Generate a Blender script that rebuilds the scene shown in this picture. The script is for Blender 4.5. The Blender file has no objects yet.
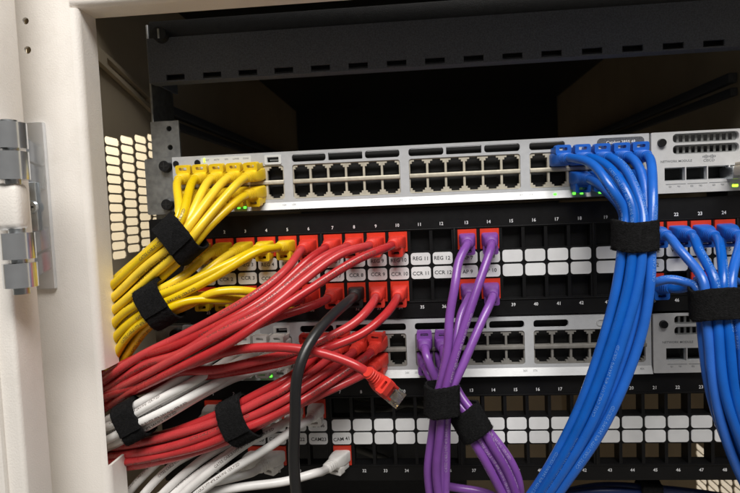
import bpy, bmesh, math, random
import numpy as np
from mathutils import Vector, Matrix, Euler
from mathutils.geometry import delaunay_2d_cdt

random.seed(11)
rng = np.random.default_rng(5)
S = 0.001                                   # everything below is in millimetres
sc = bpy.context.scene
col = sc.collection
R = math.radians

# ------------------------------------------------------------------ camera
def _rot(rx, ry, rz):
    c, s = math.cos, math.sin
    Rx = np.array([[1, 0, 0], [0, c(rx), -s(rx)], [0, s(rx), c(rx)]])
    Ry = np.array([[c(ry), 0, s(ry)], [0, 1, 0], [-s(ry), 0, c(ry)]])
    Rz = np.array([[c(rz), -s(rz), 0], [s(rz), c(rz), 0], [0, 0, 1]])
    return Rz @ Rx @ Ry
CAMR = _rot(.06, .083, -.041) @ np.array([[1, 0, 0], [0, 0, -1], [0, 1, 0]], float)
CAMC = np.array([-29.063, -431.388, 16.944])
FOC = 560.0
def at(px, py, Y):
    """The point of the plane Y (mm) that the photograph shows at this pixel."""
    d = CAMR.T @ np.array([(px - 370) / FOC, (py - 246.5) / FOC, 1.0])
    return CAMC + d * (Y - CAMC[1]) / d[1]
cam = bpy.data.cameras.new('camera')
cam.sensor_width = 36; cam.lens = FOC / 740 * 36
cam.clip_start = .01; cam.clip_end = 50
co = bpy.data.objects.new('camera', cam); col.objects.link(co)
M = Matrix.Identity(4)
for i in range(3):
    M[i][0] = CAMR[0][i]; M[i][1] = -CAMR[1][i]; M[i][2] = -CAMR[2][i]; M[i][3] = CAMC[i] * S
co.matrix_world = M
cam.dof.use_dof = True; cam.dof.focus_distance = .39; cam.dof.aperture_fstop = 13
sc.camera = co

# ------------------------------------------------------------------ materials
def mat(name, rgb, rough=.5, metal=0., var=.08, vscale=60., bump=0., bscale=400., spec=.5, emit=None, estr=0., trans=0., coat=0., sheen=0., dirt=0., objvar=0.):
    m = bpy.data.materials.new(name); m.use_nodes = True
    nt = m.node_tree; b = nt.nodes['Principled BSDF']
    tc = nt.nodes.new('ShaderNodeTexCoord')
    n = nt.nodes.new('ShaderNodeTexNoise'); n.inputs['Scale'].default_value = vscale; n.inputs['Detail'].default_value = 5
    nt.links.new(tc.outputs['Object'], n.inputs['Vector'])
    r = nt.nodes.new('ShaderNodeValToRGB')
    lo = [max(0, c * (1 - var)) for c in rgb]; hi = [min(1, c * (1 + var)) for c in rgb]
    r.color_ramp.elements[0].color = (*lo, 1); r.color_ramp.elements[0].position = .3
    r.color_ramp.elements[1].color = (*hi, 1); r.color_ramp.elements[1].position = .7
    nt.links.new(n.outputs['Fac'], r.inputs['Fac'])
    out = r.outputs['Color']
    if dirt:
        n3 = nt.nodes.new('ShaderNodeTexNoise'); n3.inputs['Scale'].default_value = 14; n3.inputs['Detail'].default_value = 8; n3.inputs['Roughness'].default_value = .7
        nt.links.new(tc.outputs['Object'], n3.inputs['Vector'])
        r3 = nt.nodes.new('ShaderNodeValToRGB'); r3.color_ramp.elements[0].position = .52; r3.color_ramp.elements[1].position = .75
        r3.color_ramp.elements[0].color = (0, 0, 0, 1); r3.color_ramp.elements[1].color = (dirt, dirt, dirt, 1)
        nt.links.new(n3.outputs['Fac'], r3.inputs['Fac'])
        mx = nt.nodes.new('ShaderNodeMixRGB'); mx.inputs['Color2'].default_value = (rgb[0] * .45, rgb[1] * .4, rgb[2] * .33, 1)
        nt.links.new(r3.outputs['Color'], mx.inputs['Fac']); nt.links.new(out, mx.inputs['Color1']); out = mx.outputs['Color']
    if objvar:      # every copy a little different, as separate batches are
        oi = nt.nodes.new('ShaderNodeObjectInfo'); hv = nt.nodes.new('ShaderNodeHueSaturation'); m1 = nt.nodes.new('ShaderNodeMapRange')
        m1.inputs['To Min'].default_value = 1 - objvar; m1.inputs['To Max'].default_value = 1 + objvar * .5
        nt.links.new(oi.outputs['Random'], m1.inputs['Value']); nt.links.new(m1.outputs['Result'], hv.inputs['Value'])
        m2 = nt.nodes.new('ShaderNodeMapRange'); m2.inputs['To Min'].default_value = 1 + objvar * .1; m2.inputs['To Max'].default_value = 1 - objvar * .25
        nt.links.new(oi.outputs['Random'], m2.inputs['Value']); nt.links.new(m2.outputs['Result'], hv.inputs['Saturation'])
        nt.links.new(out, hv.inputs['Color']); out = hv.outputs['Color']
    nt.links.new(out, b.inputs['Base Color'])
    n2 = nt.nodes.new('ShaderNodeTexNoise'); n2.inputs['Scale'].default_value = vscale * 2.3; n2.inputs['Detail'].default_value = 3
    nt.links.new(tc.outputs['Object'], n2.inputs['Vector'])
    mr = nt.nodes.new('ShaderNodeMapRange'); mr.inputs['To Min'].default_value = max(.02, rough * .85); mr.inputs['To Max'].default_value = min(1, rough * 1.15)
    nt.links.new(n2.outputs['Fac'], mr.inputs['Value']); nt.links.new(mr.outputs['Result'], b.inputs['Roughness'])
    b.inputs['Metallic'].default_value = metal
    b.inputs['Specular IOR Level'].default_value = spec
    b.inputs['Transmission Weight'].default_value = trans
    b.inputs['Coat Weight'].default_value = coat
    if sheen:
        b.inputs['Sheen Weight'].default_value = sheen; b.inputs['Sheen Roughness'].default_value = .6
    if bump:
        nb = nt.nodes.new('ShaderNodeTexNoise'); nb.inputs['Scale'].default_value = bscale; nb.inputs['Detail'].default_value = 2
        nt.links.new(tc.outputs['Object'], nb.inputs['Vector'])
        bp = nt.nodes.new('ShaderNodeBump'); bp.inputs['Strength'].default_value = bump; bp.inputs['Distance'].default_value = .0006
        nt.links.new(nb.outputs['Fac'], bp.inputs['Height']); nt.links.new(bp.outputs['Normal'], b.inputs['Normal'])
    if emit:
        b.inputs['Emission Color'].default_value = (*emit, 1); b.inputs['Emission Strength'].default_value = estr
    return m

MT = dict(
    cream=mat('cream_paint', (.82, .785, .74), .42, var=.03, vscale=25, bump=.25, bscale=900, dirt=.2),
    wall_paint=mat('inner_shaded_cream', (.56, .47, .34), .6, var=.06, vscale=20, bump=.2, bscale=700),  # the cabinet's cream, with the brown of the unlit interior put into it
    room=mat('room_wall_paint', (.80, .72, .56), .8, var=.03, vscale=3),
    floor=mat('floor_tile', (.35, .33, .30), .5, var=.1, vscale=6),
    black_metal=mat('black_powder_coat', (.016, .017, .019), .5, var=.2, vscale=300, bump=.5, bscale=1800),
    cover=mat('charcoal_powder_coat', (.085, .092, .108), .6, var=.3, vscale=900, bump=.6, bscale=1700),
    panel=mat('black_panel_plastic', (.005, .005, .0055), .42, var=.2, vscale=120, bump=.08, bscale=600, spec=.3),
    dark=mat('dark_cavity_plastic', (.006, .006, .006), .6, var=.2),
    zinc=mat('zinc_plate', (.55, .58, .60), .35, metal=1, var=.12, vscale=160, bump=.1, bscale=500),
    chrome=mat('polished_hinge_steel', (.76, .79, .83), .2, metal=.85, var=.06, vscale=120),
    rail=mat('galvanised_rail', (.34, .35, .35), .42, metal=.85, var=.2, vscale=200),
    sw=mat('switch_grey_paint', (.52, .535, .555), .42, metal=.15, var=.05, vscale=220, bump=.15, bscale=1500),
    swlip=mat('switch_pale_lip', (.49, .50, .51), .38, metal=.15, var=.04, vscale=200, bump=.1, bscale=1500),
    module=mat('module_grey_paint', (.58, .585, .59), .42, metal=.2, var=.04, vscale=220, bump=.15, bscale=1500),
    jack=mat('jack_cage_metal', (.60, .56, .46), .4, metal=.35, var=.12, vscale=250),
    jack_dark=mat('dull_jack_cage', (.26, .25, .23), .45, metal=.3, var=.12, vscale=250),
    ledplate=mat('pale_led_plate', (.66, .68, .68), .35, var=.04),
    red_jack=mat('red_jack_plastic', (.62, .040, .016), .38, var=.08, vscale=200),
    card=mat('white_label_card', (.74, .75, .76), .38, var=.05, vscale=90, objvar=.10, dirt=.10),
    ink=mat('dark_ink', (.02, .02, .025), .5),
    white_ink=mat('white_ink', (.75, .76, .78), .5),
    grey_ink=mat('grey_ink', (.16, .17, .18), .5),
    velcro=mat('black_hook_tape', (.0075, .0075, .008), .95, var=.5, vscale=700, bump=1., bscale=1500, spec=.15, sheen=0),
    gold=mat('gold_contact', (.75, .55, .2), .25, metal=1),
    clear=mat('clear_plug_plastic', (.92, .90, .90), .1, trans=.88, var=.02),
    ivory=mat('ivory_plug', (.62, .56, .44), .4, var=.1),
    led=mat('green_led', (.05, .5, .05), .4, emit=(.12, 1., .05), estr=2.2),
    ledy=mat('lime_led', (.3, .6, .05), .4, emit=(.55, 1., .05), estr=2.2),
    screw=mat('black_screw', (.012, .012, .013), .35, metal=.3),
    greycab=mat('grey_cable_jacket', (.10, .10, .09), .5),
)
CAB = {
    'yellow': ((.82, .575, .012), .28), 'red': ((.48, .028, .032), .28), 'white': ((.80, .79, .775), .36),
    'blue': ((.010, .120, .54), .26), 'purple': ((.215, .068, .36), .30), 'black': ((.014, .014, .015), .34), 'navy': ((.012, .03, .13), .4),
}
for k, (c, ro) in CAB.items():
    MT[k] = mat(k + '_cable_jacket', c, ro, var=.09, vscale=70, bump=.2, bscale=170, objvar=.14, dirt=.12)
    pc = {'red': (.66, .040, .026), 'white': (.78, .77, .75)}.get(k, tuple(x * .92 for x in c))
    MT[k + '_boot'] = mat(k + '_boot_plastic', pc, .45, var=.07, vscale=200, bump=.1, bscale=700)

MT['blue_print'] = mat('pale_blue_print', (.12, .27, .62), .5)
MT['purple_print'] = mat('pale_purple_print', (.42, .30, .52), .5)
MT['print'] = mat('faded_dark_print', (.09, .06, .05), .5)
# ------------------------------------------------------------------ mesh builder
class MB:
    def __init__(s): s.v = []; s.f = []
    def add(s, vs, fs):
        o = len(s.v); s.v += [tuple(map(float, p)) for p in vs]; s.f += [tuple(i + o for i in f) for f in fs]; return s
    def box(s, x0, x1, y0, y1, z0, z1, bev=0, seg=2):
        bm = bmesh.new(); bmesh.ops.create_cube(bm, size=1)
        for v in bm.verts:
            v.co = Vector(((x0 + x1) / 2 + v.co.x * (x1 - x0), (y0 + y1) / 2 + v.co.y * (y1 - y0), (z0 + z1) / 2 + v.co.z * (z1 - z0)))
        if bev: bmesh.ops.bevel(bm, geom=list(bm.edges), offset=bev, segments=seg, affect='EDGES', profile=.5)
        return s.bm(bm)
    def bm(s, bm):
        bm.verts.index_update(); s.add([v.co for v in bm.verts], [[v.index for v in f.verts] for f in bm.faces]); bm.free(); return s
    def cyl(s, c, axis, r, h, n=24, r2=None):
        """cylinder from c along axis ('x','y','z') for length h"""
        r2 = r if r2 is None else r2; vs = []
        for t, rr in ((0, r), (h, r2)):
            for k in range(n):
                a = 2 * math.pi * k / n; u, w = rr * math.cos(a), rr * math.sin(a)
                p = {'x': (t, u, w), 'y': (u, t, w), 'z': (u, w, t)}[axis]
                vs.append((c[0] + p[0], c[1] + p[1], c[2] + p[2]))
        fs = [(k, (k + 1) % n, n + (k + 1) % n, n + k) for k in range(n)] + [tuple(range(n))[::-1], tuple(range(n, 2 * n))]
        return s.add(vs, fs)
    def plate(s, outer, holes, d0, d1, mp=lambda u, v, d: (u, d, v)):
        loops = [outer] + list(holes); pts = []; edges = []
        for lp in loops:
            o = len(pts); pts += [Vector(p) for p in lp]; edges += [(o + i, o + (i + 1) % len(lp)) for i in range(len(lp))]
        r = delaunay_2d_cdt(pts, edges, [], 1, 1e-4)
        vo = r[0]; fo = []
        hb = [(min(p[0] for p in h), max(p[0] for p in h), min(p[1] for p in h), max(p[1] for p in h), h) for h in holes]
        for f in r[2]:
            cx = sum(vo[i].x for i in f) / len(f); cy = sum(vo[i].y for i in f) / len(f); ins = False
            for a, b, c, e, h in hb:
                if a < cx < b and c < cy < e:
                    w = False
                    for i in range(len(h)):
                        (xa, ya), (xb, yb) = h[i], h[i - 1]
                        if (ya > cy) != (yb > cy) and cx < (xb - xa) * (cy - ya) / (yb - ya) + xa: w = not w
                    if w: ins = True; break
            if not ins: fo.append(f)
        n = len(vo)
        vs = [mp(p.x, p.y, d0) for p in vo] + [mp(p.x, p.y, d1) for p in vo]
        fs = [tuple(f) for f in fo] + [tuple(i + n for i in reversed(f)) for f in fo]
        cnt = {}
        for f in fo:
            for i in range(len(f)):
                a, b = f[i], f[(i + 1) % len(f)]; cnt.setdefault((min(a, b), max(a, b)), []).append((a, b))
        for e, l in cnt.items():
            if len(l) == 1: a, b = l[0]; fs.append((b, a, a + n, b + n))
        return s.add(vs, fs)
    def loft(s, loops, cap=True):
        n = len(loops[0]); vs = [p for l in loops for p in l]
        fs = [(i * n + k, i * n + (k + 1) % n, (i + 1) * n + (k + 1) % n, (i + 1) * n + k) for i in range(len(loops) - 1) for k in range(n)]
        if cap: fs += [tuple(range(n))[::-1], tuple(range((len(loops) - 1) * n, len(loops) * n))]
        return s.add(vs, fs)
    def mesh(s, name, m, origin=(0, 0, 0), sharp=35, fix=True):
        me = bpy.data.meshes.new(name)
        me.from_pydata([((x - origin[0]) * S, (y - origin[1]) * S, (z - origin[2]) * S) for x, y, z in s.v], [], s.f)
        if fix:
            bm = bmesh.new(); bm.from_mesh(me); bmesh.ops.recalc_face_normals(bm, faces=bm.faces); bm.to_mesh(me); bm.free()
        me.shade_smooth(); me.set_sharp_from_angle(angle=R(sharp))
        me.materials.append(m); return me
    def build(s, name, m, parent=None, sharp=35, fix=True, label=None):
        o0 = ORG.get(parent.name, (0, 0, 0)) if parent else (0, 0, 0)
        o = bpy.data.objects.new(name, s.mesh(name, m, o0, sharp, fix)); col.objects.link(o)
        if parent:
            o.parent = parent; ORG[o.name] = o0
        if label: o['label'] = label
        return o
ORG = {}
def tag(o, label=None, cat=None, group=None, kind=None):
    if label: o['label'] = label
    if cat: o['category'] = cat
    if group: o['group'] = group
    if kind: o['kind'] = kind
    return o
def thing(name, loc, label, cat, group=None):
    o = bpy.data.objects.new(name, None); col.objects.link(o)
    o.empty_display_size = .01; o.location = [c * S for c in loc]; ORG[o.name] = tuple(loc)
    return tag(o, label, cat, group)

def rrect(u0, u1, v0, v1, r, n=5):
    out = []
    for cx, cy, a0 in ((u1 - r, v1 - r, 0), (u0 + r, v1 - r, 90), (u0 + r, v0 + r, 180), (u1 - r, v0 + r, 270)):
        for k in range(n + 1):
            a = R(a0 + 90 * k / n); out.append((cx + r * math.cos(a), cy + r * math.sin(a)))
    return out
def rect(u0, u1, v0, v1): return [(u0, v0), (u1, v0), (u1, v1), (u0, v1)]
def circ(u, v, r, n=16): return [(u + r * math.cos(2 * math.pi * k / n), v + r * math.sin(2 * math.pi * k / n)) for k in range(n)]

# ------------------------------------------------------------------ lettering
_TX = {}
def glyphs(body, size, res=2, squeeze=1.):
    key = (body, res)
    if key not in _TX:
        cu = bpy.data.curves.new('t', 'FONT'); cu.body = body; cu.size = 1; cu.resolution_u = res; cu.offset = .012
        ob = bpy.data.objects.new('t', cu); col.objects.link(ob)
        me = bpy.data.meshes.new_from_object(ob.evaluated_get(bpy.context.evaluated_depsgraph_get()))
        v = np.array([(p.co.x, p.co.y) for p in me.vertices]); f = [tuple(p.vertices) for p in me.polygons]
        bpy.data.objects.remove(ob); bpy.data.curves.remove(cu); bpy.data.meshes.remove(me)
        _TX[key] = (v, f)
    v, f = _TX[key]
    return v * np.array([size * squeeze, size]), f
def flat_text(mb, body, size, x, y, z, align='c', rot=0., squeeze=1., slope=0.):
    v, f = glyphs(body, size, 2, squeeze)
    w = v[:, 0].max() - v[:, 0].min()
    v = v - np.array([v[:, 0].min() + (w / 2 if align == 'c' else 0), size * .36])
    c, s = math.cos(rot), math.sin(rot)
    mb.add([(x + a * c - b * s, y + slope * (a * s + b * c), z + a * s + b * c) for a, b in v], f)
    return mb

# ------------------------------------------------------------------ cables
def frames(P):
    T = np.gradient(P, axis=0); T /= np.linalg.norm(T, axis=1)[:, None]
    N = np.zeros_like(P); up = np.array([0, 0, 1.]) if abs(T[0][2]) < .9 else np.array([1., 0, 0])
    n = np.cross(T[0], up); n /= np.linalg.norm(n); N[0] = n
    for i in range(1, len(P)):
        n = N[i - 1] - T[i] * np.dot(N[i - 1], T[i]); N[i] = n / np.linalg.norm(n)
    return T, N, np.cross(T, N)
def catmull(pts, step=2.5, smooth=10):
    P = np.array(pts, float)
    P = np.vstack([2 * P[0] - P[1], P, 2 * P[-1] - P[-2]])
    out = []
    for i in range(1, len(P) - 2):
        p0, p1, p2, p3 = P[i - 1:i + 3]
        d = lambda a, b: max(np.linalg.norm(a - b) ** .5, 1e-3)
        t0 = 0; t1 = t0 + d(p0, p1); t2 = t1 + d(p1, p2); t3 = t2 + d(p2, p3)
        for t in np.linspace(t1, t2, 14, endpoint=False):
            A1 = (t1 - t) / (t1 - t0) * p0 + (t - t0) / (t1 - t0) * p1; A2 = (t2 - t) / (t2 - t1) * p1 + (t - t1) / (t2 - t1) * p2; A3 = (t3 - t) / (t3 - t2) * p2 + (t - t2) / (t3 - t2) * p3
            B1 = (t2 - t) / (t2 - t0) * A1 + (t - t0) / (t2 - t0) * A2; B2 = (t3 - t) / (t3 - t1) * A2 + (t - t1) / (t3 - t1) * A3
            out.append((t2 - t) / (t2 - t1) * B1 + (t - t1) / (t2 - t1) * B2)
    out.append(P[-2]); P = np.array(out)
    def resample(P):
        L = np.concatenate([[0], np.cumsum(np.linalg.norm(np.diff(P, axis=0), axis=1))])
        n = max(6, int(L[-1] / step)); s = np.linspace(0, L[-1], n)
        return np.stack([np.interp(s, L, P[:, k]) for k in range(3)], 1)
    P = resample(P)
    for _ in range(smooth):
        P[2:-1] = P[2:-1] * .5 + (P[1:-2] + P[3:]) * .25 if len(P) > 4 else P[2:-1]
    return resample(P)
def tube(mb, P, r, n=16):
    T, N, B = frames(P); a = np.linspace(0, 2 * math.pi, n, endpoint=False)
    loops = [[tuple(P[i] + r * (math.cos(t) * N[i] + math.sin(t) * B[i])) for t in a] for i in range(len(P))]
    return mb.loft(loops)
PRINT = 'CAT5E CABLE UTP 4PR 24AWG VERIFIED'
def lettering(P, r, s0, ang, flip, body=PRINT, size=2.9):
    """Printing wrapped on the jacket: the glyphs follow the path and its round."""
    v, f = glyphs(body, size, 1)
    T, N, B = frames(P)
    L = np.concatenate([[0], np.cumsum(np.linalg.norm(np.diff(P, axis=0), axis=1))])
    w = v[:, 0].max()
    if s0 + w > L[-1] - 4: return None
    u = v[:, 0]; h = v[:, 1] - size * .36
    if flip: u = w - u; h = -h
    s = s0 + u
    C = np.stack([np.interp(s, L, P[:, k]) for k in range(3)], 1)
    Ni = np.stack([np.interp(s, L, N[:, k]) for k in range(3)], 1); Bi = np.stack([np.interp(s, L, B[:, k]) for k in range(3)], 1)
    th = ang - h / r
    V = C + (r + .07) * (np.cos(th)[:, None] * Ni + np.sin(th)[:, None] * Bi)
    return MB().add(V, f)
def face_angle(P, i, toward):
    T, N, B = frames(P); d = toward - P[i]; return math.atan2(np.dot(d, B[i]), np.dot(d, N[i]))

_BOOT = {}
def boot_mesh(color):
    if color in _BOOT: return _BOOT[color]
    mb = MB()
    def sup(w, h, e, y, n=24):
        o = []
        for k in range(n):
            a = 2 * math.pi * k / n; c, s = math.cos(a), math.sin(a)
            o.append((w / 2 * math.copysign(abs(c) ** (2 / e), c), y, h / 2 * math.copysign(abs(s) ** (2 / e), s)))
        return o
    sec = [(11.4, 8.6, 8, 3), (12.2, 9.4, 7, 1.5), (12.2, 9.6, 7, -5), (11.6, 9.4, 6, -8), (10.4, 9.0, 4.5, -11.5), (9.4, 8.6, 3.4, -13)]
    y = -13.
    for k in range(4):
        sec += [(8.9 - .3 * k, 8.5 - .3 * k, 2.6, y - .5), (8.9 - .3 * k, 8.5 - .3 * k, 2.5, y - 1.5), (7.7 - .2 * k, 7.5 - .2 * k, 2.4, y - 1.7), (7.7 - .2 * k, 7.5 - .2 * k, 2.3, y - 2.3)]
        y -= 2.3
    sec += [(7.0, 7.0, 2, y - .4), (6.6, 6.6, 2, y - .8)]
    mb.loft([sup(*q) for q in sec])
    # hood over the latch: an arch with an eye through it
    mb.plate(rrect(-5.6, 5.6, 3.2, 10.2, 1.6), [rrect(-2.9, 2.9, 6.2, 8.4, .6, 3)], -11.5, -6.5)
    mb.box(-5.2, -3.4, -6.6, 1, 3.5, 8.6, .4); mb.box(3.4, 5.2, -6.6, 1, 3.5, 8.6, .4)
    _BOOT[color] = mb.mesh('boot', MT[color + '_boot'], sharp=40)
    return _BOOT[color]

SWY, PPY = -3.0, -1.6
def cable(color, port, tab, way, label, group, r=3.05, prints=1, boot=True, tilt=None, seed=0):
    """port: (X, Y, Z) mm of the socket mouth; way: list of (px, py, Y) or 3-D arrays, from the socket outwards."""
    W = [at(*w) if isinstance(w, tuple) else np.asarray(w) for w in way]
    port = np.array(port, float)
    root = thing(color + '_network_cable', port, label, 'cable', group)
    d = W[0] - (port + np.array([0, -14., 0]))
    yaw, pit = (np.clip(math.atan2(d[0], max(20, -d[1] + 20)) * .35, -.35, .35), np.clip(math.atan2(d[2], max(20, -d[1] + 20)) * .3, -.3, .3)) if tilt is None else tilt
    rot = Euler((-pit, math.pi if tab < 0 else 0, yaw), 'YXZ')
    ax = np.array(Euler((-pit, 0, yaw), 'YXZ').to_matrix() @ Vector((0, -1, 0)))
    if boot:
        b = bpy.data.objects.new('boot', boot_mesh(color)); col.objects.link(b); b.parent = root
        m = Euler((-pit, 0, yaw), 'YXZ').to_matrix() @ (Matrix.Rotation(math.pi, 3, 'Y') if tab < 0 else Matrix.Identity(3))
        b.rotation_euler = m.to_euler()
    W = [p + (rng.normal(size=3) * np.array([.7, .5, .7]) if i else 0) for i, p in enumerate(W)]
    P = catmull([port + ax * 16, port + ax * 27] + W)
    jacket(root, P, color, r, prints)
    return root
def jacket(root, P, color, r, prints):
    mb = tube(MB(), P, r); mb.build('jacket', MT[color], root, 60)
    ink = MT[color + '_print'] if color in ('blue', 'purple') else MT['print'] if color != 'black' else None
    if ink and prints:
        L = np.linalg.norm(np.diff(P, axis=0), axis=1).sum()
        s0 = random.uniform(14, 100)
        while s0 < L - 30:
            i = min(len(P) - 2, int(s0 / L * len(P)) + 8)
            lt = lettering(P, r, s0, face_angle(P, i, CAMC) + random.uniform(-1.3, 1.3), P[min(i + 3, len(P) - 1)][0] < P[i - 3][0], size=2.7)
            if lt: lt.build('lettering', ink, root, fix=False)
            s0 += random.uniform(115, 190)

HEX10 = [(-1, .87), (0, .87), (1, .87), (-1.5, 0), (-.5, 0), (.5, 0), (1.5, 0), (-1, -.87), (0, -.87), (1, -.87)]
def bundle(cent, off, D=6.15, twist=30):
    """points of one strand: centres (px, py, Y, spread), offset (across, toward the viewer) in cable widths"""
    C = [at(c[0], c[1], c[2]) for c in cent]; out = []
    for i, c in enumerate(cent):
        t = C[min(i + 1, len(C) - 1)] - C[max(i - 1, 0)]
        t = np.array([t[0], t[2]]); t /= np.linalg.norm(t)
        # picture axes: x right, y down; across = (ty, -tx)
        px, py = t[0], -t[1]; ac = np.array([py, 0, px])      # down component = -tx -> world z = +tx
        tw = R(twist) * (i - 1) / (len(C) - 1); ca, sa = math.cos(tw), math.sin(tw); o = (off[0] * ca - off[1] * sa, off[0] * sa + off[1] * ca)
        out.append(C[i] + o[0] * c[3] * D * ac + np.array([0, -1., 0]) * o[1] * c[3] * D)
    return out
def strap(px, py, Y, ang, hw, hd, width, label, seed):
    """hook-and-loop band; ang = direction of the cables in the picture (deg, 0 = right, 90 = down)"""
    c = at(px, py, Y); t = np.array([math.cos(R(ang)), 0, -math.sin(R(ang))]); a = np.array([math.sin(R(ang)), 0, math.cos(R(ang))]); dp = np.array([0, -1., 0])
    q = np.random.default_rng(seed); n, m = 72, 12
    ph = q.uniform(0, 6.28, 6)
    def pt(u, v, e):
        th = u * 2 * math.pi; cs, sn = math.cos(th), math.sin(th); ex = 2 / 2.6
        wob = 1 + .03 * math.sin(3 * th + ph[0]) + .02 * math.sin(5 * th + ph[1])
        x = (hw * wob + e) * math.copysign(abs(cs) ** ex, cs); y = (hd * wob + e) * math.copysign(abs(sn) ** ex, sn)
        sag = .8 * math.sin(2 * th + ph[2]) + .5 * math.sin(3 * th + ph[3])
        return c + a * x + dp * y + t * (v * width / 2 + sag)
    mb = MB()
    def layer(u0, u1, e, closed, w=1., th=1.3):
        k = int(n * (u1 - u0)); us = [u0 + (u1 - u0) * i / k for i in range(k if closed else k + 1)]
        loops = []
        for u in us:
            prof = [(-w, e), (-w, e + th * .7)] + [(w * (-.96 + 1.92 * j / m), e + th + .12 * q.normal()) for j in range(m + 1)] + [(w, e + th * .7), (w, e)]
            loops.append([pt(u, v + .012 * q.normal(), ee) for v, ee in prof])
        if closed:
            loops.append(loops[0]); mb.loft(loops, False)
        else: mb.loft(loops)
    layer(0, 1, 0, True)
    u0 = q.uniform(.1, .25); layer(u0, u0 + .34, 1.2, False, .98)
    root = thing('hook_and_loop_strap', c, label, 'cable strap')
    mb.build('band', MT['velcro'], root, 50)
    fz = MB()
    for _ in range(2600):
        u, v = q.uniform(0, 1), q.uniform(-1, 1)
        if q.uniform() < .25: v = math.copysign(1, v)
        on = (u0 < u < u0 + .34)
        p = pt(u, v, 1.25 + (1.2 if on else 0)); p2 = pt(u + q.normal() * .006, v + q.normal() * .06, 1.3 + (1.2 if on else 0) + q.uniform(.3, 1.1))
        w = q.normal(size=3); w *= .07 / np.linalg.norm(w)
        fz.add([p - w, p + w, p2], [(0, 1, 2)])
    fz.build('fuzz', MT['velcro'], root, fix=False)['kind'] = 'stuff'
    return root

# ================================================================== the room and the cabinet
def quad_sheet(name, x0, x1, y0, y1, z0, z1, m, kind='structure'):
    o = MB().box(x0, x1, y0, y1, z0, z1).build(name, m); o['kind'] = kind; return o
quad_sheet('floor', -3000, 3000, -2500, 3000, -1220, -1200, MT['floor'])
tag(MB().box(-1500, -1480, -200, 3000, -1200, 1500).build('wall', MT['room']), kind='structure')
tag(MB().box(1480, 1500, -200, 3000, -1200, 1500).build('wall', MT['room']), kind='structure')

cab = thing('rack_cabinet', (0, 0, -1200), 'cream steel equipment cabinet with open hinged door and perforated sides around the switches', 'cabinet')
FX, FY, FB = -246.5, -70, -48
f = MB()
ho1, ho2 = at(25.5, 21, FY), at(27.5, 50, FY)
RR = 5
f.plate(rect(-335, FX - RR, -1180, 260), [circ(ho1[0], ho1[2], 2.3), circ(ho2[0], ho2[2], 2.5)], FY, FY + 2)
zn0, zn1 = at(98, 371, FY)[2], at(104, 467, FY)[2]
def corner(z0, z1, full, sx=1):
    out, inn = [(FX - RR, FY)], [(FX - RR, FY + 2)]
    for k in range(1, 9):
        a = R(90 * k / 8); out.append((FX - RR + RR * math.sin(a), FY + RR - RR * math.cos(a))); inn.append((FX - RR + (RR - 2) * math.sin(a), FY + RR - (RR - 2) * math.cos(a)))
        if not full and k == 4: break
    if full: out.append((FX, FB)); inn.append((FX - 2, FB))
    pr = out + inn[::-1]
    f.loft([[(sx * x, y, z) for x, y in pr] for z in (z0, z1)])
corner(zn0, 160, True); corner(zn1, zn0, False); corner(-1180, zn1, True)
corner(-1180, 160, True, -1); f.plate(rect(-FX + RR, 335, -1180, 260), [], FY, FY + 2)
f.plate([(FX - RR, 160 + RR), (-FX + RR, 160 + RR), (-FX + RR, 260), (FX - RR, 260)], [], FY, FY + 2)
f.box(FX - 2, -FX + 2, FY + RR, FB, 160, 162)
lo = []
for k in range(0, 9):
    a = R(90 * k / 8); lo.append((FY + RR - RR * math.cos(a), 160 + RR - RR * math.sin(a)))
pr = [(y, z) for y, z in lo] + [(y + (1.5 if k < 8 else 0), z + 2) for k, (y, z) in reversed(list(enumerate(lo)))]
f.loft([[(x, y, z) for y, z in pr] for x in (FX - RR, -FX + RR)])
f.build('frame', MT['cream'], cab, 40)
# door, swung open in front of the post
d = MB()
dA, dB = at(20, 5, -93), at(51, 480, -93)
d.box(-430, (dA[0] + dB[0]) / 2, -118, -93, -420, 300, 3, 3)
d.box(-430, (dA[0] + dB[0]) / 2 - 11, -121.5, -117, -420, 300, 1.5, 2)
d.build('door', MT['cream'], cab, 40)
# hinge
hx0, hx1 = at(32, 200, -73)[0], at(48.5, 200, -73)[0]; hz1, hz0 = at(40, 122, -73)[2], at(45, 289, -73)[2]
h = MB().box(hx0 - 8, hx1, -73.5, -70, hz0, hz1, .8); hg = h.build('hinge', MT['chrome'], cab, 35)
kx, ky = at(17, 200, -122)[0], -124
def hz(py): return at(15, py, -124)[2]
for a, b in ((123, 149), (152, 180), (233, 259), (263, 287)):
    k = MB(); z1, z0 = hz(a), hz(b)
    pr = []
    for i in range(20): # knuckle: a round that turns into a strap running back to the leaf
        an = R(-90 + 9.4 * i - 90); pr.append((kx + 9 * math.cos(an), ky + 9 * math.sin(an)))
    k.cyl((kx, ky, z0), 'z', 9, z1 - z0, 32)
    k.plate([(kx - 2, ky - 8.9), (kx + 4, ky - 8), (hx0 - 1, -90), (hx0 - 1, -73), (hx0 - 8, -73), (kx, ky + 4)], [], z0, z1, lambda u, v, dd: (u, v, dd))
    k.build('knuckle', MT['chrome'], hg, 40)
MB().cyl((kx, ky, hz(294)), 'z', 4.5, hz(120) - hz(294), 20).build('pin', MT['zinc'], hg)
MB().box(kx - 12, kx + 6, ky - 6, ky + 6, hz(230), hz(183), 4, 3).build('door_knuckle', MT['cream'], hg)
pc = at(36, 207, -76)
MB().box(hx0 - 4, hx1 - 6, -77, -73.6, at(36, 231, -76)[2], at(36, 182, -76)[2], .6).build('clamp_plate', MT['zinc'], hg)
s_ = MB().cyl((pc[0] - 2, -79, pc[2]), 'y', 4, 2.2, 20, 4.4)
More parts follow.
